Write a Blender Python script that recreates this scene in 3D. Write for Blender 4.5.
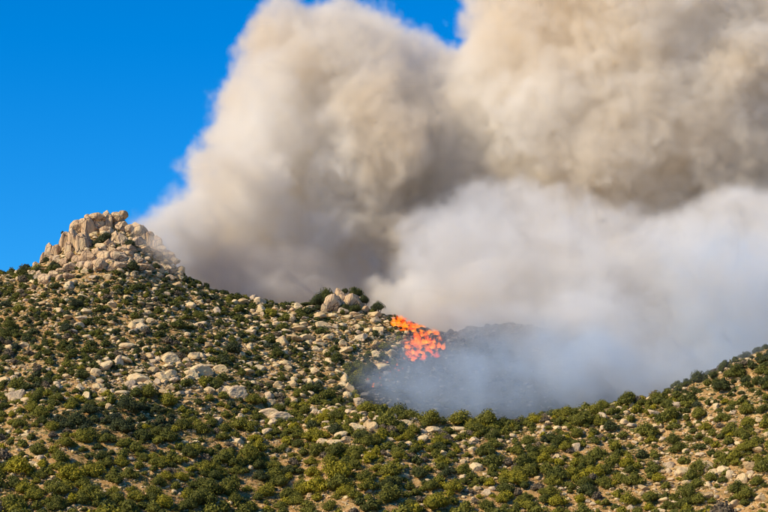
import bpy, bmesh, math, random
import numpy as np
from mathutils import Vector, Matrix
random.seed(7); rng = np.random.default_rng(7)
for o in list(bpy.data.objects): bpy.data.objects.remove(o)
sc = bpy.context.scene
C = sc.collection

# ---------------------------------------------------------------- camera, sky, sun, exposure
HT = 0.1584                      # tan of half the horizontal field of view
PITCH = 0.125
cam_d = bpy.data.cameras.new('camera'); cam = bpy.data.objects.new('camera', cam_d); C.objects.link(cam)
cam_d.sensor_width = 36; cam_d.lens = 18 / HT; cam_d.clip_start = 1; cam_d.clip_end = 60000
cam.location = (0, 0, 0); cam.rotation_euler = (math.pi/2 + PITCH, 0, 0)
sc.camera = cam
SUN_EL, SUN_AZ = math.radians(36), math.atan2(-0.90, -0.46)    # azimuth measured from +Y towards +X
SUN_DIR = Vector((math.sin(SUN_AZ)*math.cos(SUN_EL), math.cos(SUN_AZ)*math.cos(SUN_EL), math.sin(SUN_EL)))
w = bpy.data.worlds.new('World'); sc.world = w; w.use_nodes = True
nt = w.node_tree; nt.nodes.clear()
sky = nt.nodes.new('ShaderNodeTexSky'); sky.sky_type = 'NISHITA'; sky.sun_disc = False
sky.sun_elevation = SUN_EL; sky.sun_rotation = SUN_AZ
sky.altitude = 1500; sky.air_density = 1.0; sky.dust_density = 0.0; sky.ozone_density = 6.0
hs = nt.nodes.new('ShaderNodeHueSaturation'); hs.inputs['Saturation'].default_value = 1.12; hs.inputs['Value'].default_value = 1.0
mulc = nt.nodes.new('ShaderNodeMix'); mulc.data_type = 'RGBA'; mulc.blend_type = 'MULTIPLY'; mulc.inputs[0].default_value = 1
mulc.inputs[7].default_value = (0.56, 1.04, 1.40, 1)
bg = nt.nodes.new('ShaderNodeBackground'); bg.inputs[1].default_value = 0.10
wo = nt.nodes.new('ShaderNodeOutputWorld')
nt.links.new(sky.outputs[0], mulc.inputs[6]); nt.links.new(mulc.outputs[2], hs.inputs['Color'])
nt.links.new(hs.outputs[0], bg.inputs[0]); nt.links.new(bg.outputs[0], wo.inputs[0])
sun_d = bpy.data.lights.new('sun', 'SUN'); sun_d.energy = 5.0; sun_d.angle = math.radians(0.5); sun_d.color = (1.0, 0.86, 0.63)
sun = bpy.data.objects.new('sun', sun_d); C.objects.link(sun); sun.location = (-300, -100, 400)
sun.rotation_euler = SUN_DIR.to_track_quat('Z', 'Y').to_euler()
vs = sc.view_settings; vs.view_transform = 'Standard'; vs.look = 'None'; vs.gamma = 1; vs.exposure = 0.12; vs.use_curve_mapping = False
cy = sc.cycles
cy.volume_bounces = 10; cy.max_bounces = 10; cy.diffuse_bounces = 2; cy.glossy_bounces = 1; cy.transparent_max_bounces = 8
cy.volume_step_rate = 2.0; cy.volume_max_steps = 400
cy.use_adaptive_sampling = True; cy.adaptive_threshold = 0.045
cy.use_denoising = True; cy.sample_clamp_indirect = 4
sc.render.film_transparent = False; cy.filter_width = 1.15

# ---------------------------------------------------------------- helpers: picture <-> place (only to set out real positions)
K = HT / 384.0
cp, sp = math.cos(PITCH), math.sin(PITCH)
def P(px, v, D):
    u = (px - 384) * K; t = (256 - v) * K
    dy = cp - t*sp; dz = sp + t*cp
    return Vector((u*D/dy, D, dz*D/dy))
def project(x, y, z):
    f = y*cp + z*sp; up = -y*sp + z*cp
    return 384 + x/f/K, 256 - up/f/K

# numpy value noise
_T = np.random.default_rng(11).random((64, 64, 64))
def vnoise(x, y, z=0.0):
    x, y, z = np.broadcast_arrays(np.asarray(x, float), np.asarray(y, float), np.asarray(z, float))
    xi, yi, zi = np.floor(x).astype(int), np.floor(y).astype(int), np.floor(z).astype(int)
    fx, fy, fz = x-xi, y-yi, z-zi
    fx, fy, fz = [f*f*(3-2*f) for f in (fx, fy, fz)]
    r = 0
    for a in (0, 1):
        for b in (0, 1):
            for c in (0, 1):
                r = r + _T[(xi+a) & 63, (yi+b) & 63, (zi+c) & 63] * (fx if a else 1-fx)*(fy if b else 1-fy)*(fz if c else 1-fz)
    return r*2-1
def fbm(x, y, z=0.0, o=4):
    r, a = 0, 1.0
    for i in range(o):
        r = r + a*vnoise(np.asarray(x)*2**i + 7.3*i, np.asarray(y)*2**i + 3.1*i, np.asarray(z)*2**i + 1.7*i); a *= .5
    return r

# ---------------------------------------------------------------- terrain
def crest_pts(pts, D): return [(P(px, v, D).x, P(px, v, D).z) for px, v in pts]
MC = crest_pts([(0,275),(20,273),(35,271),(50,260),(65,248),(78,238),(90,231),(105,228),(125,230),(140,238),(152,248),(168,264),(190,284),(230,299),(265,307),(300,309),(350,308),
                (385,316),(415,328),(440,338),(470,332),(500,326),(530,328),(555,336),(585,358),(620,396),(660,430)], 690)
MC = [(-600,20),(-300,52),(-180,76)] + MC + [(110,10),(200,-5),(600,-10)]
YF = 622
FC = crest_pts([(300,432),(340,416),(380,413),(430,424),(480,427),(540,424),(590,415),(640,406),(680,389),(720,372),(768,356),(850,326)], YF)
FC = [(-600,-20),(-90,-12),(-42,18)] + FC + [(165,72),(260,85),(600,60)]
def interp(pts, x):
    xs, zs = zip(*pts); return np.interp(x, xs, zs)
_gx = np.arange(-600, 601, 1.0)
def smooth_curve(pts, s):
    zz = interp(pts, _gx); k = np.exp(-(np.arange(-3*s, 3*s+1)/s)**2/2); k /= k.sum()
    return np.convolve(np.pad(zz, 3*s, mode='edge'), k, mode='valid')
_mc, _mw, _fc = smooth_curve(MC, 3), smooth_curve(MC, 22), smooth_curve(FC, 3)
def softplus(t, k): return k*np.logaddexp(0, t/k)
def terrain(x, y):
    x = np.asarray(x, float); y = np.asarray(y, float)
    zc = np.interp(x, _gx, _mc); zw = np.interp(x, _gx, _mw); zf = np.interp(x, _gx, _fc)
    yc = 690 + 4*vnoise(x/40, 3.3)
    burnt = 1/(1+np.exp(-(x-8)/6.0))
    near = np.exp(-((yc-y)/(26+60*burnt))**2)
    zc = zw*(1-near) + zc*near
    s = .60 + .30*burnt
    m = zc - s*softplus(yc-y, 4) - .6*softplus(y-yc, 4) + (s+.6)*4*.693*.95
    yf = YF + 4*vnoise(x/35, 9.1)
    f = zf - .60*softplus(yf-y, 3.5) - .75*softplus(y-yf, 3.5) + 3.9
    k = 2.5
    h = k*np.logaddexp(m/k, f/k)
    base = -14 + 4*fbm(x/300, y/300, 2.2, 3) + np.clip((y-900)/4000, 0, 1)*10
    h = 4*np.logaddexp(h/4, base/4)
    amp = np.clip((h+5)/25, .15, 1)
    h = h + amp*(2.2*fbm(x/38+5, y/38, 1.1, 3)*np.clip(1-abs(y-690)/60, 0.0, 1)*0.25 + 1.6*vnoise(x/26, y/34, .4)*np.clip(abs(y-690)/40, 0, 1)
             + .55*vnoise(x/7, y/7, .9) + .28*vnoise(x/2.6, y/2.6, 1.9))
    return np.where((abs(x) < 40) & (y < 250), np.minimum(h, -2.0), h)
# ---------------------------------------------------------------- materials
def new_mat(name):
    m = bpy.data.materials.new(name); m.use_nodes = True; n = m.node_tree; b = n.nodes['Principled BSDF']
    b.inputs['Roughness'].default_value = .9; b.inputs['Specular IOR Level'].default_value = .15
    return m, n, b
def N(n, kind, **kw):
    x = n.nodes.new(kind)
    for k, v in kw.items(): setattr(x, k, v)
    return x
def tex(n, scale, detail=4, rough=.55, coord='Object', off=(0,0,0)):
    tc = N(n, 'ShaderNodeTexCoord'); t = N(n, 'ShaderNodeTexNoise'); mp = N(n, 'ShaderNodeMapping')
    mp.inputs['Location'].default_value = off
    t.inputs['Scale'].default_value = scale; t.inputs['Detail'].default_value = detail; t.inputs['Roughness'].default_value = rough
    n.links.new(tc.outputs[coord], mp.inputs[0]); n.links.new(mp.outputs[0], t.inputs['Vector']); return t.outputs[0]
def ramp(n, fac, stops):
    r = N(n, 'ShaderNodeValToRGB'); e = r.color_ramp.elements
    while len(e) < len(stops): e.new(.5)
    for i, (p, c) in enumerate(stops): e[i].position = p; e[i].color = (*c, 1)
    n.links.new(fac, r.inputs[0]); return r.outputs[0]
def mix(n, fac, a, b, mode='MIX'):
    m = N(n, 'ShaderNodeMix', data_type='RGBA', blend_type=mode)
    for i, v in ((0, fac), (6, a), (7, b)):
        if hasattr(v, 'default_value'): n.links.new(v, m.inputs[i])
        elif i == 0: m.inputs[0].default_value = v
        else: m.inputs[i].default_value = (*v, 1)
    return m.outputs[2]
def attr(n, name): return N(n, 'ShaderNodeAttribute', attribute_name=name)
def bump(n, b, h, strength, dist):
    bp = N(n, 'ShaderNodeBump'); bp.inputs['Strength'].default_value = strength; bp.inputs['Distance'].default_value = dist
    n.links.new(h, bp.inputs['Height']); n.links.new(bp.outputs[0], b.inputs['Normal'])

# ground: dry orange soil, straw, gravel, faint green, charcoal where the fire has passed
m_ground, n, b = new_mat('dry_soil')
big = tex(n, .045, 3); mid = tex(n, .35, 5, .6); fine = tex(n, 2.2, 5, .7)
c1 = ramp(n, mid, [(.30, (.14,.07,.02)), (.44, (.35,.165,.045)), (.56, (.50,.27,.08)), (.72, (.68,.47,.21))])
c2 = ramp(n, fine, [(.36, (.10,.06,.02)), (.48, (.42,.25,.09)), (.62, (.74,.56,.32))])
c = mix(n, .5, c1, c2)
grn = ramp(n, tex(n, .5, 4, .6, off=(9,4,2)), [(.50, (0,0,0)), (.62, (1,1,1))])
ga = N(n, 'ShaderNodeMath', operation='MULTIPLY'); n.links.new(grn, ga.inputs[0]); n.links.new(attr(n, 'green').outputs['Fac'], ga.inputs[1])
c = mix(n, ga.outputs[0], c, (.085,.095,.028))
ash = ramp(n, fine, [(.35, (.015,.013,.012)), (.55, (.05,.042,.036)), (.72, (.24,.20,.16))])
c = mix(n, attr(n, 'burn').outputs['Fac'], c, ash)
n.links.new(c, b.inputs['Base Color']); bump(n, b, fine, .8, .25)

def rock_mat(name, tints):
    m, n, b = new_mat(name)
    oi = N(n, 'ShaderNodeObjectInfo')
    tone = N(n, 'ShaderNodeMath', operation='ADD')
    n.links.new(attr(n, 'tone').outputs['Fac'], tone.inputs[0])
    f = N(n, 'ShaderNodeSeparateColor'); n.links.new(oi.outputs['Color'], f.inputs[0]); n.links.new(f.outputs[0], tone.inputs[1])
    base = ramp(n, tone.outputs[0], [(i/(len(tints)-1), t) for i, t in enumerate(tints)])
    a = tex(n, .9, 5, .6); s = tex(n, 3.5, 4, .7)
    c = mix(n, .75, base, ramp(n, a, [(.3, (.35,.33,.32)), (.5, (.5,.5,.5)), (.72, (.66,.62,.55))]), 'OVERLAY')
    lich = ramp(n, s, [(.56, (0,0,0)), (.68, (.7,.7,.7))])
    c = mix(n, lich, c, (.17,.15,.12))
    if name == 'pink_granite':                      # joint cracks
        vo = N(n, 'ShaderNodeTexVoronoi', feature='DISTANCE_TO_EDGE'); vo.inputs['Scale'].default_value = .9
        tc = N(n, 'ShaderNodeTexCoord'); n.links.new(tc.outputs['Object'], vo.inputs['Vector'])
        c = mix(n, ramp(n, vo.outputs[0], [(.012, (1,1,1)), (.035, (0,0,0))]), c, (.09,.065,.05))
    n.links.new(c, b.inputs['Base Color'])
    h = N(n, 'ShaderNodeMath', operation='ADD'); n.links.new(a, h.inputs[0]); n.links.new(s, h.inputs[1])
    bump(n, b, h.outputs[0], .7, .3)
    return m
m_rock = rock_mat('granite', [(.50,.345,.17), (.66,.48,.25), (.75,.565,.31), (.54,.41,.27)])
m_torrock = rock_mat('pink_granite', [(.49,.32,.18), (.58,.40,.225), (.68,.485,.275), (.58,.43,.28)])
m_soot = rock_mat('sooty_granite', [(.10,.09,.08), (.16,.14,.12), (.24,.21,.18), (.13,.12,.11)])

def leaf_mat(name, stops):
    m, n, b = new_mat(name)
    oi = N(n, 'ShaderNodeObjectInfo'); f = N(n, 'ShaderNodeSeparateColor'); n.links.new(oi.outputs['Color'], f.inputs[0])
    tone = N(n, 'ShaderNodeMath', operation='ADD'); n.links.new(attr(n, 'tone').outputs['Fac'], tone.inputs[0]); n.links.new(f.outputs[0], tone.inputs[1])
    base = ramp(n, tone.outputs[0], stops)
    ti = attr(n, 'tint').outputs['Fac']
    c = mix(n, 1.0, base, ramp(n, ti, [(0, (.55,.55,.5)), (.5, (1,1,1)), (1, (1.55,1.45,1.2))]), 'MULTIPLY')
    n.links.new(c, b.inputs['Base Color']); b.inputs['Roughness'].default_value = .75
    tr = N(n, 'ShaderNodeBsdfTranslucent'); n.links.new(c, tr.inputs[0]); ms = N(n, 'ShaderNodeMixShader'); ms.inputs[0].default_value = .22
    n.links.new(b.outputs[0], ms.inputs[1]); n.links.new(tr.outputs[0], ms.inputs[2])
    n.links.new(ms.outputs[0], n.nodes['Material Output'].inputs[0])
    return m
# tone 0 blue-grey dark, .33 dark olive, .66 olive green, 1 yellow green
m_leaf = leaf_mat('evergreen_leaves', [(0, (.060,.076,.046)), (.33, (.100,.110,.026)), (.66, (.205,.195,.032)), (1, (.40,.33,.02))])
m_tuft = leaf_mat('low_scrub_leaves', [(0, (.07,.08,.03)), (.33, (.11,.12,.03)), (.66, (.27,.22,.07)), (1, (.50,.37,.15))])
m_dead = leaf_mat('dry_twigs', [(0, (.15,.12,.08)), (1, (.26,.20,.13))])
m_char = leaf_mat('charred_twigs', [(0, (.012,.011,.010)), (1, (.035,.026,.02))])
m_bark, n, b = new_mat('bark')
n.links.new(ramp(n, tex(n, 6), [(.3, (.07,.05,.035)), (.7, (.16,.12,.09))]), b.inputs['Base Color'])

# ---------------------------------------------------------------- ground
def axis(lo, hi, step, far):
    a = list(np.arange(lo, hi+.01, step)); s = step
    l, r = [], []
    x = lo
    while x > -far: s *= 1.22; x -= s; l.append(x)
    x, s = hi, step
    while x < far: s *= 1.22; x += s; r.append(x)
    return np.array(l[::-1] + a + r)
xs, ys = axis(-140, 145, .8, 25000), axis(562, 740, .8, 40000)
X, Y = np.meshgrid(xs, ys); Z = terrain(X, Y)
def burn_mask(x, y, z):
    px, v = project(x, y, z)
    xb = np.interp(v, [290, 306, 318, 335, 352, 366, 380, 398, 410], [372, 384, 396, 408, 404, 392, 366, 352, 366])   # edge of the burn across the slope
    xb = xb + 9*vnoise(np.asarray(x)/4.0, np.asarray(y)/4.0, 5.5)
    yfr = YF + 8
    m = np.clip((px-xb)/5, 0, 1) * np.clip((y-yfr)/4, 0, 1)
    return np.where((px > 340) & (px < 800) & (y < 800), m, 0)
def green_amount(x, y, z):
    px, v = project(x, y, z)
    g = .95 - .6*np.clip((v-420)/60, 0, 1) + .25*vnoise(np.asarray(x)/15, np.asarray(y)/15, 8.8)
    return np.clip(g, .1, 1)
def mesh_np(name, verts, faces, k, mat, attrs=None, smooth=True):
    me = bpy.data.meshes.new(name); nv, nf = len(verts), len(faces)
    me.vertices.add(nv); me.vertices.foreach_set('co', np.asarray(verts, np.float32).ravel())
    me.loops.add(nf*k); me.loops.foreach_set('vertex_index', np.asarray(faces, np.int32).ravel())
    me.polygons.add(nf); me.polygons.foreach_set('loop_start', np.arange(0, nf*k, k, dtype=np.int32))
    me.update(calc_edges=True)
    me.polygons.foreach_set('use_smooth', np.full(nf, smooth))
    for an, av in (attrs or {}).items():
        a = me.attributes.new(an, 'FLOAT', 'POINT'); a.data.foreach_set('value', np.asarray(av, np.float32).ravel())
    me.materials.append(mat); me.validate(); return me
def link(name, data, parent=None, **props):
    o = bpy.data.objects.new(name, data); C.objects.link(o); o.parent = parent
    for k_, v_ in props.items(): o[k_] = v_
    return o
nx, ny = len(xs), len(ys)
I, J = np.meshgrid(np.arange(nx-1), np.arange(ny-1))
q0 = (J*nx+I).ravel(); faces = np.stack([q0, q0+1, q0+nx+1, q0+nx], 1)
link('ground', mesh_np('ground', np.stack([X, Y, Z], -1).reshape(-1, 3), faces, 4, m_ground,
     {'burn': burn_mask(X, Y, Z), 'green': green_amount(X, Y, Z)}), kind='structure', label='dry rocky hillside with orange soil, burnt black in the hollow')

_ts = np.arange(560, 760, .5)
def hit(px, v):                       # where the line of sight meets the hillside
    pts = [P(px, v, 1.0)*float(t) for t in _ts]
    x = np.array([p.x for p in pts]); y = np.array([p.y for p in pts]); z = np.array([p.z for p in pts])
    h = terrain(x, y); w_ = np.nonzero(h > z)[0]
    i = w_[0] if len(w_) else int(np.argmax(h-z))
    return Vector((x[i], y[i], float(h[i])))
def visible(x, y, z):
    x, y, z = map(np.asarray, (x, y, z)); vis = np.ones(len(x), bool)
    for f in np.linspace(.82, .992, 36): vis &= terrain(x*f, y*f) < z*f
    return vis

# ---------------------------------------------------------------- rock shapes
def ico(sub):
    bm = bmesh.new(); bmesh.ops.create_icosphere(bm, subdivisions=sub+1, radius=1)
    v = np.array([x.co[:] for x in bm.verts]); f = np.array([[q.index for q in p.verts] for p in bm.faces]); bm.free(); return v, f
ICO = {s: ico(s) for s in (0, 1, 2, 3)}
def rock_shape(sub, seed, blocky=.5, tall=False):
    r = np.random.default_rng(seed); v, f = ICO[sub]; v = v.copy()
    nrm = r.normal(size=(int(11-2*blocky), 3)); nrm /= np.linalg.norm(nrm, axis=1)[:, None]
    if tall: nrm[:6, 2] *= .15; nrm /= np.linalg.norm(nrm, axis=1)[:, None]
    h = r.uniform(.60, 1.0, len(nrm))
    d = np.clip(v @ nrm.T, .05, None); rad = h[None]/d
    p = 14 + 22*blocky
    rr = (np.sum(rad**-p, axis=1) + 1.2**-p)**(-1/p)
    rr = rr*(1 + .07*fbm(v[:, 0]*1.6+seed, v[:, 1]*1.6, v[:, 2]*1.6, 3) + (.05*vnoise(v[:, 0]*5, v[:, 1]*5+seed, v[:, 2]*5) if sub > 1 else 0))
    return v*rr[:, None], f
ROCKS = [mesh_np('boulder', *rock_shape(3, 100+i, (i % 5)/4), 3, m_rock, {'tone': np.zeros(642)}, smooth=False) for i in range(10)]
TROCKS = [mesh_np('boulder', *rock_shape(3, 200+i, .3+(i % 3)/4), 3, m_torrock, {'tone': np.zeros(642)}, smooth=False) for i in range(8)]
SPIRES = [mesh_np('rock_spire', *rock_shape(3, 300+i, .7, True), 3, m_torrock, {'tone': np.zeros(642)}, smooth=False) for i in range(5)]
SLABS = [mesh_np('rock_slab', *rock_shape(3, 400+i, .8), 3, m_rock, {'tone': np.zeros(642)}, smooth=False) for i in range(5)]

# ---------------------------------------------------------------- shrub shapes
def shrub_shape(seed, nleaf, size=.085, lumps=9, flat=.8, core=1):
    r = np.random.default_rng(seed)
    cs, rs = [], []
    for i in range(lumps):
        a = r.uniform(0, 2*math.pi); d = r.uniform(.15, .62) if i else 0
        cs.append((d*math.cos(a), d*math.sin(a), flat*(r.uniform(.35, .75) if i else .75)*(1.1-.5*d))); rs.append(r.uniform(.34, .52)*(1 if i else 1.2))
    cs, rs = np.array(cs), np.array(rs)
    li = r.choice(lumps, nleaf, p=rs**2/np.sum(rs**2))
    d = r.normal(size=(nleaf, 3)); d[:, 2] = np.abs(d[:, 2])*1.0 - .35; d /= np.linalg.norm(d, axis=1)[:, None]
    rad = rs[li]*r.uniform(.72, 1.14, nleaf)
    c = cs[li] + d*rad[:, None]*np.array([1, 1, .9]); c[:, 2] = np.maximum(c[:, 2], .02)
    nn = d + r.normal(size=(nleaf, 3))*.55; nn /= np.linalg.norm(nn, axis=1)[:, None]
    t = np.cross(nn, r.normal(size=(nleaf, 3))); t /= np.linalg.norm(t, axis=1)[:, None]; bt = np.cross(nn, t)
    s = size*r.uniform(.6, 1.35, nleaf)[:, None]
    quad = np.stack([c-t*s-bt*s*.6, c+t*s*.5-bt*s, c+t*s+bt*s*.7, c-t*s*.6+bt*s], 1).reshape(-1, 3)
    tint = np.repeat(np.clip(r.normal(.5, .22, nleaf) + .0, 0, 1), 4)
    faces = np.arange(nleaf*4).reshape(-1, 4)
    # twiggy inner mass
    v, f = ICO[0 if core else 0]; vv = []; ff = []; off = len(quad)
    for k in range(0, lumps, 1 if core > 0 and lumps < 8 else 2):
        w_ = v*rs[k]*.8*(1+.12*vnoise(v[:, 0]*2+k, v[:, 1]*2, v[:, 2]*2))[:, None]*np.array([1, 1, .9]) + cs[k]; vv.append(w_)
        ff.append(np.stack([f[:, 0], f[:, 1], f[:, 2], f[:, 2]], 1)*1 + off); off += len(v)
    return quad, faces, tint, np.concatenate(vv), np.concatenate(ff)
def shrub_arrays(seed, nleaf, **kw):          # all triangles: quads cut in two
    q, fq, tint, cv, cf = shrub_shape(seed, nleaf, **kw)
    tri = np.concatenate([fq[:, [0, 1, 2]], fq[:, [0, 2, 3]], cf[:, :3]])
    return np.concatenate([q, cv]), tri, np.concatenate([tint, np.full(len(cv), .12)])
def shrub_mesh(name, mat, seed, nleaf, **kw):
    v, f, t = shrub_arrays(seed, nleaf, **kw)
    return mesh_np(name, v, f, 3, mat, {'tint': t, 'tone': np.zeros(len(v))}, smooth=False)
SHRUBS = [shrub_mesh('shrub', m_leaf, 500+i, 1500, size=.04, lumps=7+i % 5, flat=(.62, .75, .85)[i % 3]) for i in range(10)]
CHARS = [shrub_mesh('charred_shrub', m_char, 600+i, 160, size=.05, lumps=6, flat=.7) for i in range(4)]

def put(name, me, loc, scale, rot=(0, 0, 0), tone=.5, parent=None, **props):
    o = link(name, me, parent, **props); o.location = loc; o.scale = scale; o.rotation_euler = rot
    o.color = (tone, tone, tone, 1); return o
def join_many(name, protos, items, mat, **props):
    """items: (proto index, x, y, z, sx, sy, sz, rotz, tone) -> one object"""
    V_, F_, T_, O_ = [], [], [], []; off = 0
    for (pi, x, y, z, sx, sy, sz, rz, tone) in items:
        v, f, t = protos[pi]; c_, s_ = math.cos(rz), math.sin(rz)
        a, b_ = v[:, 0]*sx, v[:, 1]*sy
        V_.append(np.stack([a*c_-b_*s_+x, a*s_+b_*c_+y, v[:, 2]*sz+z], 1)); F_.append(f+off); off += len(v)
        T_.append(t); O_.append(np.full(len(v), tone))
    me = mesh_np(name, np.concatenate(V_), np.concatenate(F_), 3, mat, {'tint': np.concatenate(T_), 'tone': np.concatenate(O_)}, smooth=props.pop('smooth', True))
    o = link(name, me, kind='stuff', **props); o.color = (0, 0, 0, 1); return o

# ---------------------------------------------------------------- labels: where a thing stands, told by things one can find
MARKS = [('the rocky peak', 92, 236), ('the smoky peak shoulder', 165, 258), ('the long arched slab', 103, 368), ('the broad pale domes', 170, 364),
         ('the lone grey boulder', 17, 395), ('the rock-and-tree knoll', 345, 298), ('the flames', 424, 343), ('the white crest slabs', 415, 402),
         ('the tilted slab cluster', 338, 440), ('the wide flat slab', 276, 413), ('the blue-green shrub', 113, 420), ('the yellow-green bush', 145, 428),
         ('the far ridge top', 748, 356), ('the whitish twin boulders', 680, 473), ('the bottom-left corner', 12, 500),
         ('the bottom-right corner', 756, 500), ('the bottom edge centre', 384, 505), ('the bottom edge quarter', 200, 505), ('the bottom edge right', 580, 505),
         ('the near crest dip', 490, 418), ('the low rock step', 31, 465), ('the peak-knoll saddle', 262, 303), ('the stony field', 322, 345),
         ('the brown-smoke crest notch', 620, 402), ('the bare orange bank', 620, 448), ('the slanting stone pair', 540, 432)]
def where(px, v):
    nm, mx_, my_ = min(MARKS, key=lambda m: math.hypot(m[1]-px, (m[2]-v)*1.2))
    dx, dy = px-mx_, v-my_; d = math.hypot(dx, dy)
    if d < 7: return 'beside ' + nm
    far = 'just ' if d < 20 else '' if d < 42 else 'well '
    side = 'right' if dx > 0 else 'left'
    if abs(dy) > .4*abs(dx):
        a = 'above' if dy < 0 else 'below'
        return far + (a if abs(dx) < .4*abs(dy) else a + '-' + side) + ' ' + nm
    return far + side + ' of ' + nm
ORD = ['', 'second', 'third', 'fourth', 'fifth', 'sixth', 'seventh', 'eighth', 'ninth', 'tenth', 'eleventh', 'twelfth', 'thirteenth', 'fourteenth', 'fifteenth', 'sixteenth', 'seventeenth', 'eighteenth', 'nineteenth', 'twentieth']
def finish_labels(lst):
    """lst: (object, look words, px, v).  Equal texts are told apart by their order from the left."""
    by = {}
    for o, look, px, v in lst: by.setdefault(look + ' ' + where(px, v), []).append((px, o))
    for txt, l in by.items():
        l.sort(key=lambda t: t[0])
        for i, (px, o) in enumerate(l):
            o['label'] = txt if len(l) == 1 else (('leftmost ' if i == 0 else 'rightmost ' if i == len(l)-1 else ORD[min(i, 19)] + ' from left, ') + txt)
# ---------------------------------------------------------------- the rocky peak
KM = lambda px: px*K*690            # picture units to metres at the crest
labels = []
def tor(zx, zy, w_, h_, tilt=0, kind='r', depth=None, lean=0):
    px, v = zx/3.84, 190+zy/3.84; w_, h_ = w_/3.84*K*690, h_/3.84*K*690
    g = hit(px, v+2)
    D = g.y if g.y < 689 else 689
    gz = float(terrain(P(px, v, D).x, D))
    if depth: D += depth
    c = P(px, v, D)
    me = random.choice(SPIRES if kind == 's' else TROCKS); tone = random.uniform(.1, .95)
    top = c.z + h_/2; bot = min(c.z - h_/2, gz - .2*h_) if kind == 's' else c.z - h_/2
    hh = (top-bot)/2*1.2
    nm = 'rock_spire' if kind == 's' else 'boulder'
    o = put(nm, me, (c.x, D, (top+bot)/2), (w_/2*1.34, max(w_, h_*.5)/2*1.2, hh), (0, math.radians(tilt), random.uniform(-.5, .5)), tone,
            category='rock', group='rocks of the peak outcrop')
    size = 'large' if w_*h_ > 100*(K*690)**2 else 'mid-sized' if w_*h_ > 55*(K*690)**2 else 'small'
    look = (('tall ' if h_ > 1.8*w_ else '') + 'upright granite spire') if kind == 's' else size + (' slender' if h_ > 1.5*w_ else ' squat' if w_ > 1.3*h_ else ' rounded') + ' pink-tan boulder'
    TOR_L.append((o, look, px, v))
TOR_L = []
for a in [(183,243,26,52,8,'s'),(168,262,20,34,10,'s'),(140,292,22,26,0),(212,250,36,60,14,'s'),(247,216,30,84,6,'s'),(262,238,24,60,4,'s'),(285,216,36,100,-8,'s'),
          (312,222,32,84,-4,'s'),(272,256,32,44,0),(303,150,46,62,16),(338,166,52,96,-6,'s'),(331,214,30,76,-4,'s'),(380,106,50,40,6),(372,132,56,46,18),
          (322,132,42,38,20),(342,108,28,24,0),(415,132,28,60,0,'s'),(410,156,36,40,0),(412,100,28,32,0),(450,105,36,38,12),(472,94,30,30,0),(470,138,48,44,0),
          (436,128,26,50,0,'r',2),(392,150,50,60,0,'r',3),(445,188,36,44,0),(466,196,34,50,-10),(415,210,36,32,0),(375,246,42,36,0),(341,264,42,50,0),
          (408,256,44,44,0),(452,258,48,50,0),(386,290,46,56,8),(430,296,42,36,0),(461,294,38,36,0),(352,297,40,46,0),(316,296,42,42,0),(302,268,34,34,0),
          (270,300,46,32,0),(235,313,28,26,0),(210,326,32,26,0),(180,342,42,36,10),(236,338,30,26,0),(490,250,40,32,0),(500,276,26,22,0),(528,268,30,28,0),
          (428,232,30,26,0),(395,232,28,26,0),(392,268,24,26,0),(425,276,26,24,0),(470,232,30,28,0),(365,270,26,26,0),(480,270,24,24,0),(496,225,40,34,0),
          (548,296,34,26,0),(572,300,26,22,0),(556,282,22,22,0),(596,288,24,20,0),(628,302,26,30,0),(648,306,26,30,0),(530,300,26,20,0),
          (520,168,44,60,0,'s'),(500,150,34,40,0),(548,176,34,56,0,'s'),(530,205,40,44,0),(572,196,34,50,4,'s'),(600,214,36,50,0,'s'),(622,232,34,40,0),(585,236,40,36,0),(650,252,34,34,0),
          (560,236,36,36,0),(670,272,28,26,0),(130,318,26,18,0),(152,322,26,20,0),(262,330,30,20,0),(205,300,26,22,0),(225,275,28,24,0),(250,278,26,30,0)]:
    tor(*a)

# ---------------------------------------------------------------- boulders and slabs one can point at
ROCK_XY = []       # (x, y, r) taken ground
ROCK_L = []
def rock_at(px, v, w_, h_, kind='r', tone=None, tilt=0, mat=None):
    g = hit(px, v + h_*.25); m_ = K*g.y; W, H = w_*m_, h_*m_
    me = random.choice(SLABS if kind == 'b' else ROCKS)
    tone = random.uniform(0, 1) if tone is None else tone
    o = put('rock_slab' if kind == 'b' else 'boulder', me, (g.x, g.y + W*.12, g.z + H*.12), (W*.56, W*.45, H*.62 if kind == 'b' else H*.68),
            (random.uniform(-.15, .15), math.radians(tilt), random.uniform(-.6, .6) if kind != 'b' else random.uniform(-.25, .25)), tone, category='rock',
            group='rock slabs on the slope' if kind == 'b' else 'boulders scattered on the slope')
    ROCK_XY.append((g.x, g.y, W*.5))
    ROCK_L.append((o, rock_look(w_, h_, tone, kind), px, v))
def rock_look(w_, h_, tone, kind='r'):
    size = 'big' if w_*h_ > 90 else 'mid-sized' if w_*h_ > 34 else 'small'
    return size + (' long' if w_ > 1.7*h_ else ' upright' if h_ > 1.05*w_ else '') + (' tan' if tone < .3 else ' cream' if tone < .75 else ' pinkish-grey') + (' slab' if kind == 'b' else ' boulder')
def zoomed(lst, x0, y0, s):
    for t in lst:
        zx, zy, w_, h_ = t[:4]; rock_at(x0+zx/s, y0+zy/s, w_/s, h_/s, t[4] if len(t) > 4 else 'r', t[5] if len(t) > 5 else None, t[6] if len(t) > 6 else 0)
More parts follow.
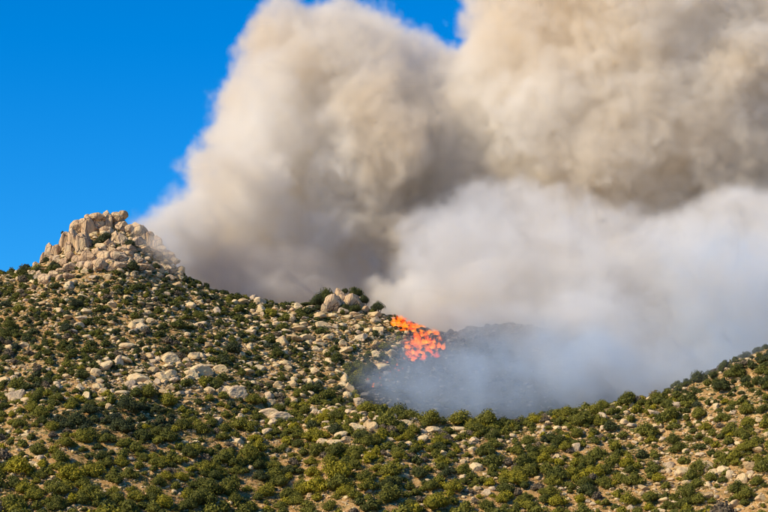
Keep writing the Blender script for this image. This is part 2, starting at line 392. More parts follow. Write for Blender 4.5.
zoomed([(270,100,44,48),(200,122,80,34,'b',.6,-22),(160,150,60,40),(345,178,92,44,'b',.5),(320,206,50,36),(402,206,50,40),(470,172,74,44,'b',.5,12),(500,90,72,46,'b',.6),
        (502,158,54,38),(600,158,60,44,'b',.6),(652,140,76,54,'b',.55),(120,260,42,38),(195,235,36,26),(275,243,56,28),(230,238,32,22),(90,215,34,28),(165,210,50,24),
        (222,306,38,34),(300,30,70,26,'b'),(445,86,40,24),(410,75,30,22),(560,190,34,26),(640,70,36,30),(700,45,34,26),(545,240,36,22),(440,195,40,26),(742,232,40,26),(180,272,34,24),(30,165,40,22),(140,170,40,22)], 60, 340, 4.518)
zoomed([(45,202,42,34,'r',.95),(16,160,32,18),(38,158,22,14),(62,390,40,20),(85,388,30,16),(48,396,26,14),(375,22,34,26,'b'),(352,16,30,20),(402,4,30,20),(70,310,24,12),
        (65,68,26,14),(25,72,18,12),(455,102,40,22),(60,125,18,12),(520,95,30,22),(508,145,30,20),(480,120,24,14)], 0, 320, 2.665)
zoomed([(32,92,60,34,'b',.6),(92,86,40,22,'b'),(140,158,52,34,'b',.9),(108,150,40,24),(85,238,34,16),(238,218,60,24,'b',.8),(272,232,60,30,'b',.9),(355,127,26,24,'r',.6),(380,126,26,20,'r',.5),
        (306,132,28,20),(460,116,28,22),(500,260,52,28,'b',.6),(528,254,30,22),(545,256,30,24),(432,306,46,24,'b',.5,-18),(400,306,38,26,'b',.5,-10),(448,286,40,20,'b',.6,-12),(466,300,30,20),
        (145,302,34,16),(372,216,30,20),(390,222,28,22),(424,226,34,22),(362,208,26,16),(376,30,26,18),(286,68,24,16),(60,155,24,20),(240,190,30,18),(270,192,24,16),(335,102,24,16),
        (455,135,24,18),(476,140,24,22),(468,162,24,22),(235,165,26,20),(262,134,26,18),(425,205,30,12),(480,210,34,14),(515,222,36,12)], 190, 340, 2.975)
zoomed([(60,160,50,18,'b',.6),(98,168,46,20,'b',.7),(128,182,40,28,'b',.6),(168,200,34,22,'b'),(202,194,50,24,'b',.7),(165,232,44,26,'b',.5,-14),(296,190,64,16,'b',.7),(285,221,34,14),
        (340,244,54,14,'b'),(625,204,28,26,'r',.95),(656,205,24,16),(648,168,22,18),(686,232,28,14),(366,338,48,34,'b',.6,-16),(412,436,36,26,'r',.9),(415,376,24,18),(756,262,34,34),
        (245,285,30,22),(320,315,24,20),(100,370,30,18),(680,300,24,18),(110,245,30,16),(610,380,30,16),(700,420,30,16)], 380, 380, 3.84)
zoomed([(315,197,28,22),(342,394,40,28,'r',.6),(320,399,20,18,'r',.8),(294,390,16,18,'r',.9),(455,390,38,24,'b',.7),(476,405,24,24,'b',.8),(516,416,30,34),(480,246,26,14),(410,462,34,20),
        (492,490,32,18),(520,462,30,22),(300,374,26,18),(395,345,26,14),(212,460,20,12),(180,500,26,14),(490,440,24,14),(570,490,30,18),(540,395,22,14),(437,200,20,18)], 570, 340, 2.975)

# the knoll: rocks and small oaks
KN = lambda zx, zy: (300+zx/7.68, 275+zy/7.68)
def knoll_rock(zx, zy, w_, h_, dep, tone, tilt=0):
    px, v = KN(zx, zy); D = 683+dep if dep > -3 else hit(px, v+.4*h_/7.68).y; c = P(px, v, D); m_ = K*D; W, H = w_/7.68*m_, h_/7.68*m_
    gz = float(terrain(c.x, D)); top = c.z+H/2; bot = min(c.z-H/2, gz-.3)
    o = put('boulder', random.choice(TROCKS), (c.x, D, (top+bot)/2), (W*.58, W*.5, (top-bot)*.54), (0, math.radians(tilt), random.uniform(-.5, .5)), tone, category='rock', group='rocks of the knoll')
    ROCK_XY.append((c.x, D, W*.5))
    TOR_L.append((o, ('large' if w_ > 80 else 'mid-sized' if w_ > 50 else 'small') + ' pink-grey knoll boulder', px, v))
for a in [(252,195,96,130,0,.8,18),(215,215,56,92,-1,.6,8),(184,243,40,44,-2,.7),(305,130,64,60,3,.6),(330,165,60,50,2,.5),(398,160,92,64,2,.5,10),(440,185,50,50,3,.7),(505,265,50,54,-3,.4),(413,302,52,46,-6,.3),
          (290,215,50,80,1,.9),(465,178,50,40,4,.7),(350,200,60,60,2,.8),(468,285,34,28,-4,.6)]:
    knoll_rock(*a)
def oak(zx, zy, w_, h_, dep, look):
    w_ *= 1.3; h_ *= 1.15; px, v = KN(zx, zy); D = 684+dep; c = P(px, v, D); m_ = K*D; W, H = w_/7.68*m_, h_/7.68*m_
    gz = float(terrain(c.x, D)); t = link('oak_tree', None); t.location = (c.x, D, gz-.1)
    t['category'] = 'tree'; t['group'] = 'small oaks on the knoll'
    top = c.z + H*.5; bot = max(gz+.25, top-.85*W)
    tr = put('crown', random.choice(SHRUBS), (0, 0, bot-gz), (W*.56, W*.52, (top-bot)*.82), (0, 0, random.uniform(0, 6)), random.uniform(.1, .35), parent=t)
    bm = bmesh.new()
    for (ang, r0, r1, hh) in ((0, .16, .10, bot-gz+.3*(top-bot)), (.5, .09, .04, bot-gz+.5*(top-bot)), (-.45, .09, .04, bot-gz+.5*(top-bot))):
        mt = Matrix.Rotation(ang, 4, 'Y') @ Matrix.Translation((0, 0, hh/2))
        bmesh.ops.create_cone(bm, cap_ends=True, segments=7, radius1=r0*W/2.5, radius2=r1*W/2.5, depth=hh+.2, matrix=mt)
    me = bpy.data.meshes.new('trunk'); bm.to_mesh(me); bm.free(); me.materials.append(m_bark)
    link('trunk', me, t)
    ROCK_XY.append((c.x, D, W*.35))
    OAK_L.append((t, look, px, v))
OAK_L = []
for a in [(200,122,124,88,2,'tallest dark domed oak at the back of the knoll'),(140,180,104,86,1,'second dark oak stepping down from the tallest one'),(70,242,92,84,1,'low wide oak at the outer foot of the knoll'),
          (132,240,46,52,-2,'small narrow oak tucked before the stepped oaks'),(345,116,54,60,4,'small oak peeping up between two knoll boulders'),(418,108,94,74,4,'round dark oak standing over the knoll boulders'),
          (486,158,76,50,3,'flattish oak sloping down beside the round oak'),(602,212,92,64,2,'lone round oak apart from the knoll, at its smoke side'),(345,240,90,70,-1,'dark scrubby oak filling the gap between the boulders'),
          (430,235,90,64,-1,'dark low oak at the foot of the pale boulder'),(100,262,60,40,-4,'little oak below the stepped oaks'),(20,262,60,60,0,'outlying oak at the far end of the knoll')]:
    oak(*a)
for o, look, px, v in OAK_L: o['label'] = look
# tiny lone tree on the skyline of the peak
t = link('skyline_tree', None); c = P(62.5, 233, 691); gz = float(terrain(c.x, 691)); t.location = (c.x, 691, gz)
t['category'] = 'tree'; t['label'] = 'tiny wind-flagged tree alone against blue sky beside the peak spires'
put('crown', SHRUBS[2], (0, 0, c.z-gz-.6), (.75, .7, 1.1), (0, 0, 1), .2, parent=t)
bm = bmesh.new(); bmesh.ops.create_cone(bm, cap_ends=True, segments=6, radius1=.12, radius2=.05, depth=c.z-gz, matrix=Matrix.Translation((0, 0, (c.z-gz)/2)))
me = bpy.data.meshes.new('trunk'); bm.to_mesh(me); bm.free(); me.materials.append(m_bark); link('trunk', me, t)

# ---------------------------------------------------------------- scatter
class Darts:
    def __init__(s, cell): s.c = cell; s.g = {}
    def ok(s, x, y, r, ay=1.6):
        k = (int(x//s.c), int(y*ay//s.c))
        for i in range(-2, 3):
            for j in range(-2, 3):
                for (a, b_, q) in s.g.get((k[0]+i, k[1]+j), ()):
                    if (a-x)**2 + ((b_-y)*ay)**2 < (q+r)**2: return False
        return True
    def add(s, x, y, r, ay=1.6): s.g.setdefault((int(x//s.c), int(y*ay//s.c)), []).append((x, y, r))
def blob(px, v, lst):
    r = 0
    for cx_, cy_, sx_, sy_, a in lst: r = r + a*np.exp(-((px-cx_)/sx_)**2 - ((v-cy_)/sy_)**2)
    return r
# where the stone lies thick, where the shrubs close up
STONY = [(330,340,75,38,1.2),(385,330,35,35,.8),(170,372,75,22,1.0),(110,376,50,14,.8),(230,312,60,22,.7),(150,275,60,16,.8),(60,292,60,16,.5),(360,405,35,14,.7),(420,405,40,9,.9),(300,425,70,16,.6),
         (30,470,30,12,.4),(20,395,25,18,.5),(690,480,70,28,.7),(740,440,50,30,.5),(620,420,60,20,.5),(480,450,60,30,.35),(110,320,60,20,.5),(690,410,40,16,.4)]
BUSHY = [(180,410,120,16,.35),(60,440,80,30,.4),(200,470,120,30,.3),(330,430,90,16,.35),(480,430,90,22,.4),(500,490,120,24,.2),(700,385,60,12,.5),(640,395,50,10,.4),(560,410,40,10,.4),(20,330,40,40,.3),(90,395,40,10,.2)]
def shrub_size(px, v, y, r):            # diameter in picture units
    base = np.interp(v, [260, 300, 340, 380, 420, 460, 512], [7.0, 8.0, 9.0, 10.8, 13.2, 15.5, 17.5])
    return base*np.exp(np.clip(r, -2.2, 1.9)*.38)
XMIN, XMAX, YMIN, YMAX = -132, 136, 548, 703
dS = Darts(3.0); cand = []
for (x, y, r) in ROCK_XY: dS.add(x, y, r*.9)
N0 = 26000
px_ = rng.uniform(XMIN, XMAX, N0); py_ = rng.uniform(YMIN, YMAX, N0); pz_ = terrain(px_, py_)
ppx, pvv = project(px_, py_, pz_); rr = rng.normal(size=N0); uu = rng.random(N0)
stony = blob(ppx, pvv, STONY); bushy = blob(ppx, pvv, BUSHY); clump = fbm(px_/9, py_/6, 3.3, 2)
bm_ = burn_mask(px_, py_, pz_)
grass_gap = vnoise(px_/14+3, py_/10, 6.1)
steep = np.where(py_ > 686+4*vnoise(px_/40, 3.3)+6, 1, 0)
for i in np.argsort(-rr*0 + rng.random(N0)):
    x, y, z, px, v = px_[i], py_[i], pz_[i], ppx[i], pvv[i]
    if 35 < px < 178 and v < np.interp(px, [35, 100, 178], [268, 262, 278]): continue      # the bare rocks of the peak
    dens = .85 + bushy[i] - .42*min(stony[i], 1.2) + .35*clump[i] - .22*max(grass_gap[i], 0)
    if uu[i] > dens: continue
    dpx = shrub_size(px, v, y, rr[i]); 
    if stony[i] > .6: dpx *= .85
    R = .5*dpx*K*y
    pk = R*(.56 if clump[i] > .25 else .70 if clump[i] > -.1 else .9)
    if not dS.ok(x, y, pk): continue
    dS.add(x, y, pk); cand.append((x, y, z, R, bm_[i], px, v))
print('shrub candidates', len(cand))
# boulders
dR = Darts(2.2)
for (x, y, r) in ROCK_XY: dR.add(x, y, r)
for c_ in cand: dR.add(c_[0], c_[1], c_[3]*.62)
N1 = 60000
qx = rng.uniform(XMIN, XMAX, N1); qy = rng.uniform(YMIN, YMAX-6, N1); qz = terrain(qx, qy)
qpx, qv = project(qx, qy, qz); st = blob(qpx, qv, STONY); qb = burn_mask(qx, qy, qz); cl = fbm(qx/6+9, qy/4, 7.7, 2); ru = rng.random((N1, 3))
rocks = []
for i in range(N1):
    x, y = qx[i], qy[i]
    peak = 42 < qpx[i] < 180 and qv[i] < np.interp(qpx[i], [35, 100, 178], [272, 270, 282])
    dens = .10 + .75*st[i] + .55*cl[i]*(.3+st[i])
    if peak: dens = .9
    if ru[i, 0] > dens: continue
    s_ = (.55 + 2.2*ru[i, 1]**2.3*(.5+.7*min(st[i], 1)))*(1 if st[i] > .3 else .8)
    if peak: s_ = .8 + 1.3*ru[i, 1]
    if not dR.ok(x, y, s_*(.55 if peak else .74), 1.5): continue
    dR.add(x, y, s_*.80, 1.5); rocks.append((x, y, float(qz[i]), s_*.62, float(qb[i]), qpx[i], qv[i], ru[i, 2]))
print('rock candidates', len(rocks))

def tone_of(px, v):
    if v > 395: t = np.clip(rng.normal(.59, .16), .05, .9)
    else: t = np.clip(rng.normal(.36, .17), 0, .75)
    t += .13*float(vnoise(px/26, v/14, 4.4))
    if math.hypot((px-115)/60, (v-422)/14) < 1: t *= .25
    if px > 560 and v < 400: t = t*.7
    return float(np.clip(t, 0, .95))
def in_frame(px, v, m=4): return -m < px < 768+m and v < 512+m

# shrubs: burnt ones, the 288 that show largest, the rest
live = [c_ for c_ in cand if c_[4] < .5]; burnt = [c_ for c_ in cand if c_[4] >= .5]
arr = np.array([(c_[0], c_[1], c_[2]+c_[3]*1.2) for c_ in live]); vis = visible(arr[:, 0], arr[:, 1], arr[:, 2])
order = sorted(range(len(live)), key=lambda i: -(live[i][3]/live[i][1] if vis[i] and in_frame(live[i][5], live[i][6], -2) else 0))
SPECIAL = [((113.5,420),9.5,.0,'round blue-green shrub alone among olive ones on the lower slope'),((145,428),6.5,1.0,'bright yellow-green bush among dark shrubs on the lower slope')]
for (px, v), r_, tn, lb in SPECIAL:
    g = hit(px, v+2); R = r_*K*g.y
    put('shrub', SHRUBS[4], (g.x, g.y, g.z-.1), (R, R, R*.9), (0, 0, 1.0), tn, category='shrub', label=lb, group='evergreen shrubs on the slopes')
SH_L = []
lone = set(order[:284])
for i in order[:284]:
    x, y, z, R, _, px, v = live[i]; tn = tone_of(px, v); hz = random.uniform(.85, 1.15)
    o = put('shrub', SHRUBS[i % 10], (x, y, z-.12*R), (R*1.1, R*1.1*random.uniform(.85, 1.1), R*1.15*hz), (0, 0, random.uniform(0, 6.28)), tn, category='shrub', group='evergreen shrubs on the slopes')
    d = 2*R/K/y
    look = ('huge' if d > 22 else 'wide' if d > 18 else 'mid-sized') + (' tall' if hz > 1.07 else ' low' if hz < .93 else ' round') + \
           (' blue-grey' if tn < .22 else ' dark-olive' if tn < .42 else ' olive' if tn < .58 else ' bright-green' if tn < .72 else ' yellowish') + ' shrub'
    SH_L.append((o, look, px, v))
for (zx, zy, w_) in [(392,196,46),(410,178,34),(372,205,34),(500,212,44),(178,268,30),(208,292,40),(508,306,52),(272,170,18),(430,150,22),(255,262,22),(600,292,30),(385,232,24),(150,308,34),(225,300,30)]:
    px, v = zx/3.84, 190+zy/3.84; g = hit(px, v+2)
    if g.y > 690: g = Vector((g.x, 688, float(terrain(g.x, 688))))
    R = w_/3.84*K*g.y*.5
    o = put('shrub', SHRUBS[w_ % 10], (g.x, g.y-.8, g.z-.2), (R*1.15, R*1.15, R*1.5), (0, 0, w_), .12, category='shrub', group='evergreen shrubs on the slopes')
    SH_L.append((o, 'dark shrub wedged between rocks', px, v))
finish_labels(SH_L)
# the rest of the shrubs
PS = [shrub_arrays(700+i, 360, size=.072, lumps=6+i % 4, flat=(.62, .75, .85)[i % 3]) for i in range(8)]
items = []; dead = []
for i, (x, y, z, R, _, px, v) in enumerate(live):
    if i in lone: continue
    (dead if (i*7919) % 100 < 7 else items).append((i % 8, x, y, z-.12*R, R*1.1, R*1.1*random.uniform(.85, 1.1), R*1.12*random.uniform(.8, 1.15), random.uniform(0, 6.28), tone_of(px, v)))
join_many('dry_shrubs', PS, dead, m_dead, smooth=False, label='scattered dry brown leafless shrubs among the green ones')
join_many('shrubs', PS, items, m_leaf, smooth=False, label='the smaller evergreen shrubs dotted over all the slopes')
for i, (x, y, z, R, _, px, v) in enumerate(burnt):
    burnt[i] = (x, y, z, R, _, px, v)
barr = np.array([(c_[0], c_[1], c_[2]+c_[3]) for c_ in burnt]); bvis = visible(barr[:, 0], barr[:, 1], barr[:, 2])
BL = []; BURN_L = []
for i, (x, y, z, R, _, px, v) in enumerate(burnt):
    if not bvis[i] or random.random() < .3: continue
    BL.append(put('charred_shrub', CHARS[i % 4], (x, y, z-.05), (R*.95, R*.95, R*.9), (0, 0, random.uniform(0, 6.28)), random.random(), category='shrub',
              group='charred shrubs in the burnt hollow', ))
    BURN_L.append((BL[-1], ('large' if R > 1.5 else 'small' if R < 1.1 else 'mid-sized') + ' charred shrub in smoke', px, v))
_M = MARKS; MARKS = MARKS + [('the dark skyline', 500, 322), ('the hollow centre', 480, 365), ('the hollow floor', 450, 398), ('the right smoke edge', 590, 375), ('the hollow left edge', 385, 372), ('the dark slope', 545, 345)]
finish_labels(BURN_L); MARKS = _M
print('live', len(live), 'burnt', len(BL))

# boulders: the largest as things, the rest joined
arr = np.array([(r_[0], r_[1], r_[2]+r_[3]*.8) for r_ in rocks]); vis = visible(arr[:, 0], arr[:, 1], arr[:, 2])
order = sorted(range(len(rocks)), key=lambda i: -(rocks[i][3]/rocks[i][1] if vis[i] and rocks[i][4] < .5 and in_frame(rocks[i][5], rocks[i][6], -2) else 0))
have = len([o for o in sc.objects if o.name.startswith('boulder')]); nb = max(0, 296-have)
lone = set(order[:nb])
for i in order[:nb]:
    x, y, z, s_, bu, px, v, tn = rocks[i]; hz = random.uniform(.45, .85)
    o = put('boulder', ROCKS[i % 10], (x, y, z+s_*.15), (s_*1.25, s_*1.1, s_*hz*1.1), (random.uniform(-.3, .3), random.uniform(-.3, .3), random.uniform(0, 6.28)), tn, category='rock', group='boulders scattered on the slope')
    wpx = 2.3*s_/K/y
    ROCK_L.append((o, rock_look(wpx, wpx*hz*.8, tn), px, v))
finish_labels(ROCK_L + TOR_L)
def ra(sub, seed): v, f = rock_shape(sub, seed, .6); return v, f, np.zeros(len(v))
RA = [ra(2, 800+i) for i in range(8)] + [ra(1, 820+i) for i in range(8)]
mid_items, burnt_items = [], []
for i, (x, y, z, s_, bu, px, v, tn) in enumerate(rocks):
    if i in lone: continue
    it = ((i % 8) + (0 if s_ > .42 else 8), x, y, z+s_*.15, s_*1.2, s_*1.1, s_*random.uniform(.55, .95), random.uniform(0, 6.28), tn)
    (burnt_items if bu > .5 else mid_items).append(it)
# pebbly rubble
N2 = 20000
a_ = rng.uniform(XMIN, XMAX, N2*3); b_ = rng.uniform(YMIN, YMAX-6, N2*3); z_ = terrain(a_, b_); p_, v_ = project(a_, b_, z_)
keep = np.nonzero(rng.random(N2*3) < .28 + .40*blob(p_, v_, STONY))[0][:N2]; bb = burn_mask(a_, b_, z_)
for i in keep:
    s_ = .16 + .26*random.random()**2
    it = (8+i % 8, a_[i], b_[i], z_[i]+s_*.2, s_*1.2, s_, s_*.75, random.uniform(0, 6.28), random.random())
    (burnt_items if bb[i] > .5 else mid_items).append(it)
join_many('small_stones', RA, mid_items, m_rock, smooth=False, label='the many smaller pale stones strewn between the shrubs')
join_many('sooty_stones', RA, burnt_items, m_soot, smooth=False, label='soot-blackened stones on the burnt ground')
# low scrub and grass tufts
def tuft(seed, n_):
    r = np.random.default_rng(seed); d = r.normal(size=(n_, 3)); d[:, 2] = abs(d[:, 2])*.8; d /= np.linalg.norm(d, axis=1)[:, None]
    c = d*r.uniform(.45, 1, n_)[:, None]*np.array([1, 1, .6]); nn = d + r.normal(size=(n_, 3))*.5; nn /= np.linalg.norm(nn, axis=1)[:, None]
    t = np.cross(nn, r.normal(size=(n_, 3))); t /= np.linalg.norm(t, axis=1)[:, None]; bt = np.cross(nn, t); s = .24*r.uniform(.6, 1.3, n_)[:, None]
    return np.stack([c-t*s, c+t*s*.6-bt*s, c+t*s*.5+bt*s], 1).reshape(-1, 3), np.arange(n_*3).reshape(-1, 3), np.repeat(np.clip(r.normal(.5, .2, n_), 0, 1), 3)
TU = [tuft(900+i, 46) for i in range(8)]
N3 = 24000
a_ = rng.uniform(XMIN, XMAX, N3*2); b_ = rng.uniform(YMIN, YMAX, N3*2); z_ = terrain(a_, b_); p_, v_ = project(a_, b_, z_); bb = burn_mask(a_, b_, z_)
dn = np.maximum(green_amount(a_, b_, z_)*1.15, .6)*(.65 + .6*fbm(a_/7+2, b_/5, 1.2, 2)); keep = np.nonzero((rng.random(N3*2) < dn) & (bb < .4))[0][:N3]
items = []
for i in keep:
    s_ = .28 + .62*random.random()**1.8
    tn = np.clip(random.gauss(.30 if v_[i] < 415 else .62, .25), 0, 1)
    items.append((i % 8, a_[i], b_[i], z_[i]-.05, s_, s_, s_*.9, random.uniform(0, 6.28), tn))
join_many('undergrowth', TU, items, m_tuft, smooth=False, label='low green and straw-coloured scrub covering the soil between rocks')

# ---------------------------------------------------------------- fire: burning shrubs at the edge of the burn
def flame_mat(name, col, strength, dens):
    m = bpy.data.materials.new(name); m.use_nodes = True; n = m.node_tree; n.nodes.clear()
    e = N(n, 'ShaderNodeEmission'); e.inputs[0].default_value = (*col, 1); e.inputs[1].default_value = strength
    ab = N(n, 'ShaderNodeVolumeAbsorption'); ab.inputs[0].default_value = (0, 0, 0, 1); ab.inputs[1].default_value = dens
    ad = N(n, 'ShaderNodeAddShader'); n.links.new(e.outputs[0], ad.inputs[0]); n.links.new(ab.outputs[0], ad.inputs[1])
    out = N(n, 'ShaderNodeOutputMaterial'); n.links.new(ad.outputs[0], out.inputs['Volume']); return m
m_fl = [flame_mat('red_orange_flame', (1, .145, .004), .95, .5), flame_mat('orange_flame', (1, .23, .008), 1.0, .45), flame_mat('red_flame', (1, .07, .002), .75, .5)]
m_core = flame_mat('yellow_flame_core', (1, .40, .04), 1.3, .3)
def flame_shape(seed, mat, name):
    r = np.random.default_rng(seed); v, f = ICO[3]; v = v.copy()
    t = (v[:, 2]+1)/2; prof = np.where(t < .2, 1.0, np.clip(1-(t-.2)/.82, .02, 1)**1.3)
    ax = .35*np.sin(t*3.2+r.uniform(0, 6))*t; ay = .25*np.sin(t*3+r.uniform(0, 6))*t
    wob = 1+.6*fbm(v[:, 0]*1.7+seed, v[:, 1]*1.7, t*2.5, 3) + .3*vnoise(v[:, 0]*5, v[:, 1]*5+seed, t*9)
    return mesh_np(name, np.stack([v[:, 0]*prof*wob+ax, v[:, 1]*prof*wob+ay, t*2.0*(1+.15*wob)], 1), f, 3, mat)
FL = [flame_shape(30+i, m_fl[i % 3], 'flame') for i in range(9)]; FC_ = [flame_shape(60+i, m_core, 'flame_core') for i in range(4)]
fire_spots = []
tries = 0
FP = [(398,322,6,5),(408,328,9,5),(418,332,10,6),(430,338,9,7),(436,345,6,7),(424,348,12,7),(412,346,9,7),(416,357,12,6),(428,354,8,5),(404,360,8,4),(396,368,9,6),(388,376,10,6),(374,384,8,5)]
FIRE_L = []
fr = random.Random(5)
for (fx, fv, sx_, sv_) in FP:
    cnt = 20 if fv < 358 else 12
    for k_ in range(cnt):
        px, v = fx+fr.uniform(-1, 1)*sx_*.8, fv+fr.uniform(-1, 1)*sv_*.8
        if any(math.hypot(px-a, (v-b_)*1.2) < 1.9 for a, b_ in fire_spots): continue
        fire_spots.append((px, v))
        g = hit(px, v+2); low = fv > 358
        t = link('burning_shrub', None); t.location = g; t['category'] = 'burning shrub'; t['group'] = 'burning shrubs at the fire front'
        R = fr.uniform(.6, 1.0)
        put('crown', CHARS[fr.randrange(4)], (0, 0, -.05), (R, R, R*.8), (0, 0, fr.uniform(0, 6)), .3, parent=t)
        nfl = 1 if low else fr.choice((1, 2, 3, 3))
        for j in range(nfl):
            hgt = fr.uniform(.25, .55) if low else fr.uniform(.3, 1.2); wd = fr.uniform(.2, .5) if low else fr.uniform(.3, 1.1)
            fl = put('flame', FL[fr.randrange(9)], (fr.uniform(-1, 1), fr.uniform(-.8, .3), fr.uniform(0, .5)), (wd, wd, hgt), (fr.uniform(-.2, .2), fr.uniform(.0, .5), fr.uniform(0, 6)), 1, parent=t)
            if not low and fr.random() < .5 and px < 432:
                co = put('flame_core', FC_[fr.randrange(4)], (0, 0, .1), (.62, .62, .55), (0, 0, fr.uniform(0, 6)), 1, parent=fl)
        size = 'tiny smouldering' if low else ('fiercely' if nfl == 3 else 'brightly' if nfl == 2 else 'briefly') + ' burning'
        FIRE_L.append((t, size + ' shrub', px, v))
FM = [('the upper tip of the fire line', 397, 320), ('the yellow heart of the fire', 414, 340), ('the outermost edge of the fire', 437, 342), ('the lower edge of the fire', 416, 360), ('the smouldering tail below the fire', 393, 374)]
_M = MARKS; MARKS = FM; finish_labels(FIRE_L); MARKS = _M
print('fires', len(FIRE_L))
# ---------------------------------------------------------------- smoke: density fields baked into voxel grids
class F:
    """a field in a geometry node tree, with arithmetic"""
    def __init__(s, t, sock): s.t = t; s.s = sock
    def _m(s, op, *a):
        n = s.t.nodes.new('ShaderNodeMath'); n.operation = op
        for i, v in enumerate((s,)+a):
            if isinstance(v, F): s.t.links.new(v.s, n.inputs[i])
            else: n.inputs[i].default_value = v
        return F(s.t, n.outputs[0])
    def __add__(s, o): return s._m('ADD', o)
    def __sub__(s, o): return s._m('SUBTRACT', o)
    def __mul__(s, o): return s._m('MULTIPLY', o)
    def smin(s, o, k): return s._m('SMOOTH_MIN', o, k)
    def mx(s, o): return s._m('MAXIMUM', o)
    def mn(s, o): return s._m('MINIMUM', o)
    def pw(s, o): return s._m('POWER', o)
    def step(s, a, b):          # smoothstep a..b
        n = s.t.nodes.new('ShaderNodeMapRange'); n.interpolation_type = 'SMOOTHSTEP'
        s.t.links.new(s.s, n.inputs[0]); n.inputs[1].default_value = a; n.inputs[2].default_value = b
        return F(s.t, n.outputs[0])
class V:
    def __init__(s, t, sock): s.t = t; s.s = sock
    def vm(s, op, o, out=0):
        n = s.t.nodes.new('ShaderNodeVectorMath'); n.operation = op; s.t.links.new(s.s, n.inputs[0])
        if isinstance(o, (V, F)): s.t.links.new(o.s, n.inputs[1])
        elif o is not None: n.inputs[1].default_value = o
        return n.outputs[out]
    def add(s, o): return V(s.t, s.vm('ADD', o))
    def sub(s, o): return V(s.t, s.vm('SUBTRACT', o))
    def mul(s, o): return V(s.t, s.vm('MULTIPLY', o))
    def length(s): return F(s.t, s.vm('LENGTH', None, 1))
    def noise(s, scale, detail=3, rough=.5, off=0.0, ndist=0.0):
        n = s.t.nodes.new('ShaderNodeTexNoise'); n.noise_dimensions = '3D'; n.normalize = True
        p = s.add((off, off*.7, off*1.3)) if off else s
        s.t.links.new(p.s, n.inputs['Vector']); n.inputs['Scale'].default_value = 1.0/scale
        n.inputs['Detail'].default_value = detail; n.inputs['Roughness'].default_value = rough; n.inputs['Distortion'].default_value = ndist
        return F(s.t, n.outputs[0]), V(s.t, n.outputs[1])

def smoke_volume(name, lo, hi, vox, blobs, dens, edge, color, warp, label, cat, seed=0.0, aniso=0.0, absorb=(0,0,0), k=6.0, inner=(.2,.85), inner_scale=22, thin=None, extra=None, color2=None, cscale=38.0):
    vol = bpy.data.volumes.new(name); ob = bpy.data.objects.new(name, vol); C.objects.link(ob)
    t = bpy.data.node_groups.new(name, 'GeometryNodeTree')
    t.interface.new_socket('Geometry', in_out='OUTPUT', socket_type='NodeSocketGeometry')
    pn = t.nodes.new('GeometryNodeInputPosition'); p = V(t, pn.outputs[0])
    q = p
    for sc_, amp, det in warp:
        _, nv = p.noise(sc_, det, .55, off=seed+sc_*3.1)
        q = q.add(nv.sub((.5, .5, .5)).mul((amp*2, amp*2, amp*2)))
    d = None
    for (px, v, D, rx, ry, rz) in blobs:
        c = P(px, v, D)
        l = (q.sub(tuple(c)).mul((1/rx, 1/ry, 1/rz)).length() - 1.0) * (min(rx, ry, rz))
        d = l if d is None else d.smin(l, k)
    body = (d * -1.0).step(-edge*.3, edge)
    nf, _ = q.noise(inner_scale, 4, .6, off=seed+50)
    mod = nf.step(.28, .72) * inner[1] + inner[0]
    nf2, _ = q.noise(6.5, 3, .6, off=seed+90)
    mod = mod * (nf2.step(.3, .66)*.9 + .35)
    den = body * mod * dens
    if extra: den = extra(t, p, q, den)
    vc = t.nodes.new('GeometryNodeVolumeCube')
    t.links.new(den.s, vc.inputs['Density'])
    vc.inputs['Background'].default_value = 0
    vc.inputs['Min'].default_value = lo; vc.inputs['Max'].default_value = hi
    for i, a in enumerate('XYZ'): vc.inputs['Resolution '+a].default_value = int((hi[i]-lo[i])/vox)
    mat = bpy.data.materials.new(name); mat.use_nodes = True; n = mat.node_tree; n.nodes.clear()
    pv = n.nodes.new('ShaderNodeVolumePrincipled'); out = n.nodes.new('ShaderNodeOutputMaterial')
    pv.inputs['Color'].default_value = (*color, 1); pv.inputs['Density'].default_value = 1.0
    pv.inputs['Anisotropy'].default_value = aniso
    pv.inputs['Absorption Color'].default_value = (*absorb, 1)
    if color2:                                          # drifts of browner smoke among the paler
        tc = n.nodes.new('ShaderNodeTexCoord'); nz = n.nodes.new('ShaderNodeTexNoise'); nz.inputs['Scale'].default_value = 1/cscale
        nz.inputs['Detail'].default_value = 2; nz.inputs['Distortion'].default_value = .6; rp = n.nodes.new('ShaderNodeValToRGB')
        rp.color_ramp.elements[0].position = .42; rp.color_ramp.elements[0].color = (*color, 1)
        rp.color_ramp.elements[1].position = .62; rp.color_ramp.elements[1].color = (*color2, 1)
        n.links.new(tc.outputs['Object'], nz.inputs['Vector']); n.links.new(nz.outputs[0], rp.inputs[0]); n.links.new(rp.outputs[0], pv.inputs['Color'])
    n.links.new(pv.outputs[0], out.inputs['Volume'])
    vol.materials.append(mat)
    sm = t.nodes.new('GeometryNodeSetMaterial'); sm.inputs['Material'].default_value = mat
    go = t.nodes.new('NodeGroupOutput')
    t.links.new(vc.outputs[0], sm.inputs[0]); t.links.new(sm.outputs[0], go.inputs[0])
    m = ob.modifiers.new('density', 'NODES'); m.node_group = t
    ob['kind'] = 'stuff'; ob['label'] = label; ob['category'] = cat
    return ob
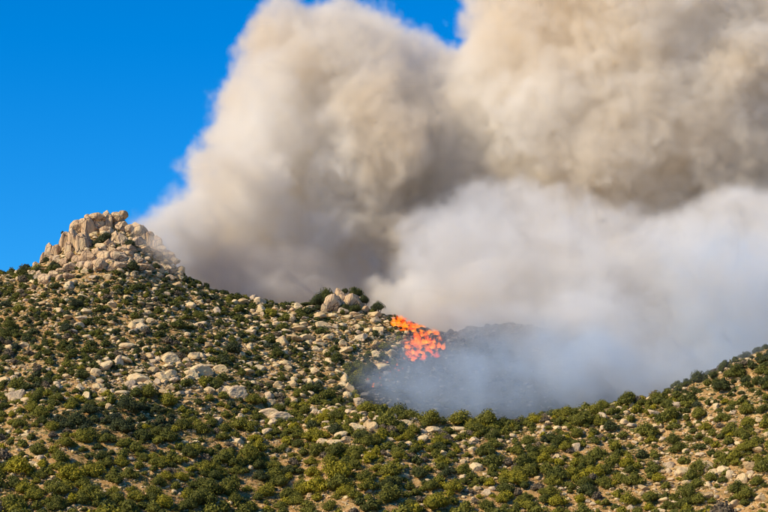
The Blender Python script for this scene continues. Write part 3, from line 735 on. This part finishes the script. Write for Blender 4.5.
# (px, v, distance, radii in metres)
MAIN = [(160,235,712,9,12,8),(195,218,728,15,16,11),(235,195,740,18,22,17),(258,140,755,17,26,24),(285,80,765,17,26,24),(290,38,768,11,20,14),(330,62,768,24,26,18),(352,38,772,12,18,11),(395,80,775,16,20,12),(428,82,776,17,18,13),
        (300,150,778,30,30,32),(370,135,762,26,30,30),(430,140,775,28,30,24),(270,235,762,34,26,20),(350,230,768,34,30,26),(420,250,768,34,28,26),
        (200,262,725,13,14,9),(240,280,732,18,18,10),(310,290,758,26,20,12),(380,300,762,26,20,12),(420,210,780,34,34,32),
        (515,80,770,25,34,26),(518,0,785,22,30,26),(570,0,770,34,36,34),(560,120,765,36,36,32),(640,30,765,40,40,40),(660,130,760,44,40,36),
        (740,60,765,44,44,46),(760,160,765,36,40,30),(600,200,775,44,40,28),(150,250,701,7,6,5),(450,312,728,26,16,12),(555,295,730,34,18,15),(605,335,728,32,16,24),(660,350,735,26,14,18),(500,190,780,34,36,26),(840,80,770,60,50,60)]
WHITE = [(425,295,700,15,16,9),(470,265,700,24,22,16),(525,243,700,27,24,17),(585,262,700,28,26,20),(560,300,700,34,24,14),(490,300,704,26,20,10),
         (655,325,712,32,28,24),(715,285,716,34,30,24),(768,262,714,34,34,24),(740,310,705,44,36,30),(630,370,700,28,24,18),(830,290,712,44,40,34),(700,380,700,44,24,20),(790,370,705,44,24,24),(600,372,655,18,12,13),(645,388,655,20,12,10),(560,350,662,14,8,8),(500,302,684,30,8,5),(560,325,672,16,9,9),(615,395,636,18,10,7),(600,358,660,24,11,18),(556,338,667,16,8,9),(640,372,664,20,12,12)]
THIN = [(392,388,634,12,10,5),(430,380,640,18,14,9),(480,378,645,22,16,10),(530,372,645,22,16,12),(585,375,645,20,16,14),(420,400,630,18,9,6),(500,402,630,24,10,8),(560,400,630,20,10,8),
        (640,385,640,22,14,8),(700,370,640,22,14,6),(740,350,622,18,10,4),(690,374,624,18,10,4),(535,338,664,20,10,7),(590,350,660,14,10,10),(730,300,668,34,9,24),(700,350,660,30,9,12),(500,332,668,26,8,5)]
smoke_volume('smoke_column', (-118,688,38), (150,830,240), .88, MAIN, .22, 2.8, (.968,.938,.885),
             [(60,14,2),(24,12,3),(10,7,3),(4.5,4.2,2),(2.2,1.6,1)], 'towering tan and brown smoke column rising behind the rocky ridge into the blue sky', 'smoke', seed=3, color2=(.925,.855,.745))
SHADE_VEIL = [(195,268,716,11,10,5),(222,281,716,12,10,5),(255,292,718,13,10,5),(290,298,720,14,10,4),(325,296,724,12,10,6),(275,272,730,18,12,8),(230,262,728,16,12,7),(180,252,712,7,8,5),(425,312,697,10,6,4),(450,320,697,10,6,4),(160,246,696,5,5,4),(480,328,668,14,7,5),(515,322,667,24,8,6),(560,338,664,18,8,9),(600,370,658,14,8,10)]  # darker blobs: ridge-line self-shadow put into smoke colour; crest ones veil the burnt hill
smoke_volume('shade_veil_smoke', (-75,645,38), (82,748,118), .9, SHADE_VEIL, .15, 5, (.74,.70,.67),
             [(30,8,2),(12,6,3),(4,3,2)], 'smoke hugging the ridge line below the brown column, self-shadow put in as dark grey', 'smoke', seed=41)
VEIL = [(150,240,686,6,5,5),(165,252,684,7,5,5),(142,226,690,4,4,4),(178,262,682,6,5,4)]
smoke_volume('ridge_smoke', (-72,668,74), (-42,702,106), .6, VEIL, .12, 4, (.97,.95,.92),
             [(20,5,2),(8,4,3),(3,2,2)], 'pale smoke spilling over the rocks of the peak shoulder', 'smoke', seed=51)
smoke_volume('smoke_cloud', (-20,640,28), (150,750,140), 1.0, WHITE, .09, 4.0, (.979,.978,.975),
             [(40,10,2),(17,10,3),(7,6,3),(3,2.4,1)], 'bright white smoke billowing low in front of the brown column, right of the flames', 'smoke', seed=21, k=3.0, color2=(.935,.905,.86))
smoke_volume('smoke_haze', (-23.3,595.4,13.6), (153.7,684.1,113.2), 1.03, THIN, .075, 7, (.68,.80,.93),
             [(30,9,2),(11,6,3),(4,2,2)], 'thin blue grey smoke filling the burnt hollow below the flames', 'smoke', seed=31)
